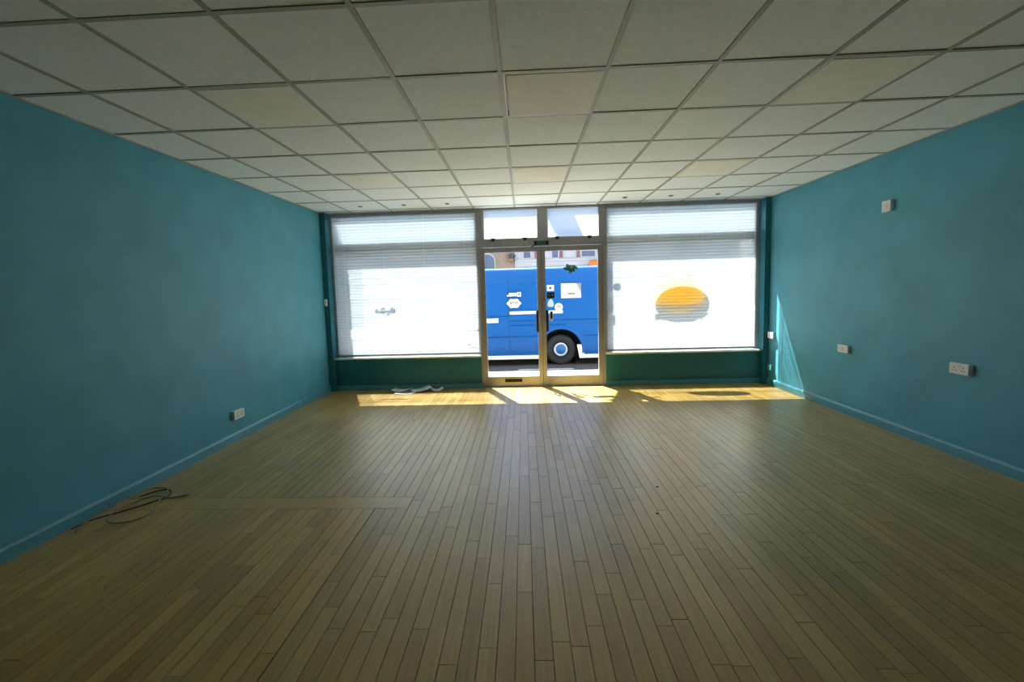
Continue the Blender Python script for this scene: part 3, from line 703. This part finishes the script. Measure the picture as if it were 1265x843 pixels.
fwin(bw, .05, .4, 3.15, 3.9, ((.62, .80),)); fwin(bw, 5.2, 6.0, 3.2, 4.4); fwin(bw, 8, 8.8, 3.2, 4.4); fwin(bw, 5.2, 6.0, 5.4, 6.6); fwin(bw, 1.5, 2.3, 5.4, 6.6)
part('shop_door', MB().box(1.1, 2.0, 21.95, 22, PZ, 2.0), 'shutter', bw); part('shop_window', MB().box(2.3, 4.6, 21.95, 22, .4, 2.2), 'pane', bw); part('shop_window', MB().box(6, 9, 21.95, 22, .4, 2.2), 'pane', bw)
bb = building('brick_house', -12, -.45, 7.2, 'brick', 'tan brick house with an arched window across the road', (-6.2, 22, PZ))
arch = [(-2.25, 2.0), (-1.50, 2.0), (-1.50, 3.05)]+[(-1.875+.375*math.cos(a), 3.05+.35*math.sin(a)) for a in (i*math.pi/8 for i in range(1, 8))]+[(-2.25, 3.05)]
w = part('arched_window', MB().prism([((p[0]+1.875)*1.14-1.875, (p[1]-2.6)*1.1+2.6) for p in arch], 'y', 21.94, 22.0), 'kerb', bb)
part('pane', MB().prism(arch, 'y', 21.925, 21.94), 'pane', w)
for x in (-5, -8, -3.6): fwin(bb, x, x+.8, 3.0, 4.4)
part('shop_window', MB().box(-10, -7, 21.95, 22, .4, 2.2), 'pane', bb); part('shop_door', MB().box(-4.6, -3.7, 21.95, 22, PZ, 2.0), 'shutter', bb)
aw = thing('dome_awning', 'small orange dome awning on the white house across the road', 'awning', (3.67, 21.9, 2.6))
V = []; F = []
for i in range(7):
    a = math.pi/2*i/6
    for k in range(13):
        b_ = math.pi*k/12
        V.append((3.67+.30*math.cos(b_)*math.cos(a), 21.86-.45*math.sin(b_)*math.cos(a), 2.60+.36*math.sin(a)))
for i in range(6):
    for k in range(12): F.append((i*13+k, i*13+k+1, (i+1)*13+k+1, (i+1)*13+k))
part('canopy', MB().add(V, F), 'orange', aw, True)
part('valance', MB().add([(3.67+.30*math.cos(math.pi*k/12), 21.86-.45*math.sin(math.pi*k/12), z) for z in (2.60, 2.52) for k in range(13)], [(k, k+1, 14+k, 13+k) for k in range(12)]), 'orange', aw)
part('mount_board', MB().box(3.35, 3.99, 21.86, 22.0, 2.56, 2.60), 'orange', aw)
hb = thing('hanging_basket', 'dark leafy hanging basket on the brick house across the road', 'plant', (-.62, 21.7, 3.0))
part('bracket', MB().tube([(-.62, 21.93, 3.62), (-.62, 21.70, 3.62), (-.62, 21.70, 3.35)], .012, 6), 'black', hb)
part('basket', MB().lathe([(.001, -.02), (.10, .0), (.17, .09), (.19, .15), (.001, .15)], (-.62, 21.7, 2.98), 'z', 16), 'brownp', hb, True)
lv = MB(); rl = random.Random(9)
for k in range(110):
    c = Vector((-.62+rl.gauss(0, .13), 21.7+rl.gauss(0, .10), 3.18+rl.gauss(0, .10))); a, e = rl.uniform(0, 6.3), rl.uniform(-.9, .9); s_ = rl.uniform(.05, .09)
    u = Vector((math.cos(a)*math.cos(e), math.sin(a)*math.cos(e), math.sin(e)))*s_; w_ = u.cross(Vector((0, 0, 1))).normalized()*s_*.4
    lv.add([c-u, c+w_, c+u, c-w_], [(0, 1, 2, 3)])
o = part('foliage', lv, 'leaf', hb); o['kind'] = 'stuff'

# ---- unseen cloth banner, added to cast the diagonal shadow across the doors
DX = .389; BX0, BZ0, BH = -.914, 5.5, .98
ban = thing('shadow_banner', 'unseen cloth banner added over the street to cast a diagonal shadow', 'banner', (BX0+DX*2.5, YG+2.5, BZ0))
def bp_(d, z): return (BX0+DX*d, YG+d, z)
da, db = .35, 2.39
part('cloth', MB().add([bp_(da, BZ0), bp_(db, BZ0), bp_(db, BZ0+BH), bp_(da, BZ0+BH)]+[(p[0]+.003, p[1], p[2]) for p in (bp_(da, BZ0), bp_(db, BZ0), bp_(db, BZ0+BH), bp_(da, BZ0+BH))],
     [(0, 1, 2, 3), (4, 7, 6, 5), (0, 4, 5, 1), (2, 6, 7, 3), (1, 5, 6, 2), (0, 3, 7, 4)]), 'banner', ban)
for z in (BZ0+.02, BZ0+BH-.02): part('rope', MB().tube([bp_(.06, z), bp_(15.6, z)], .006, 6), 'black', ban)
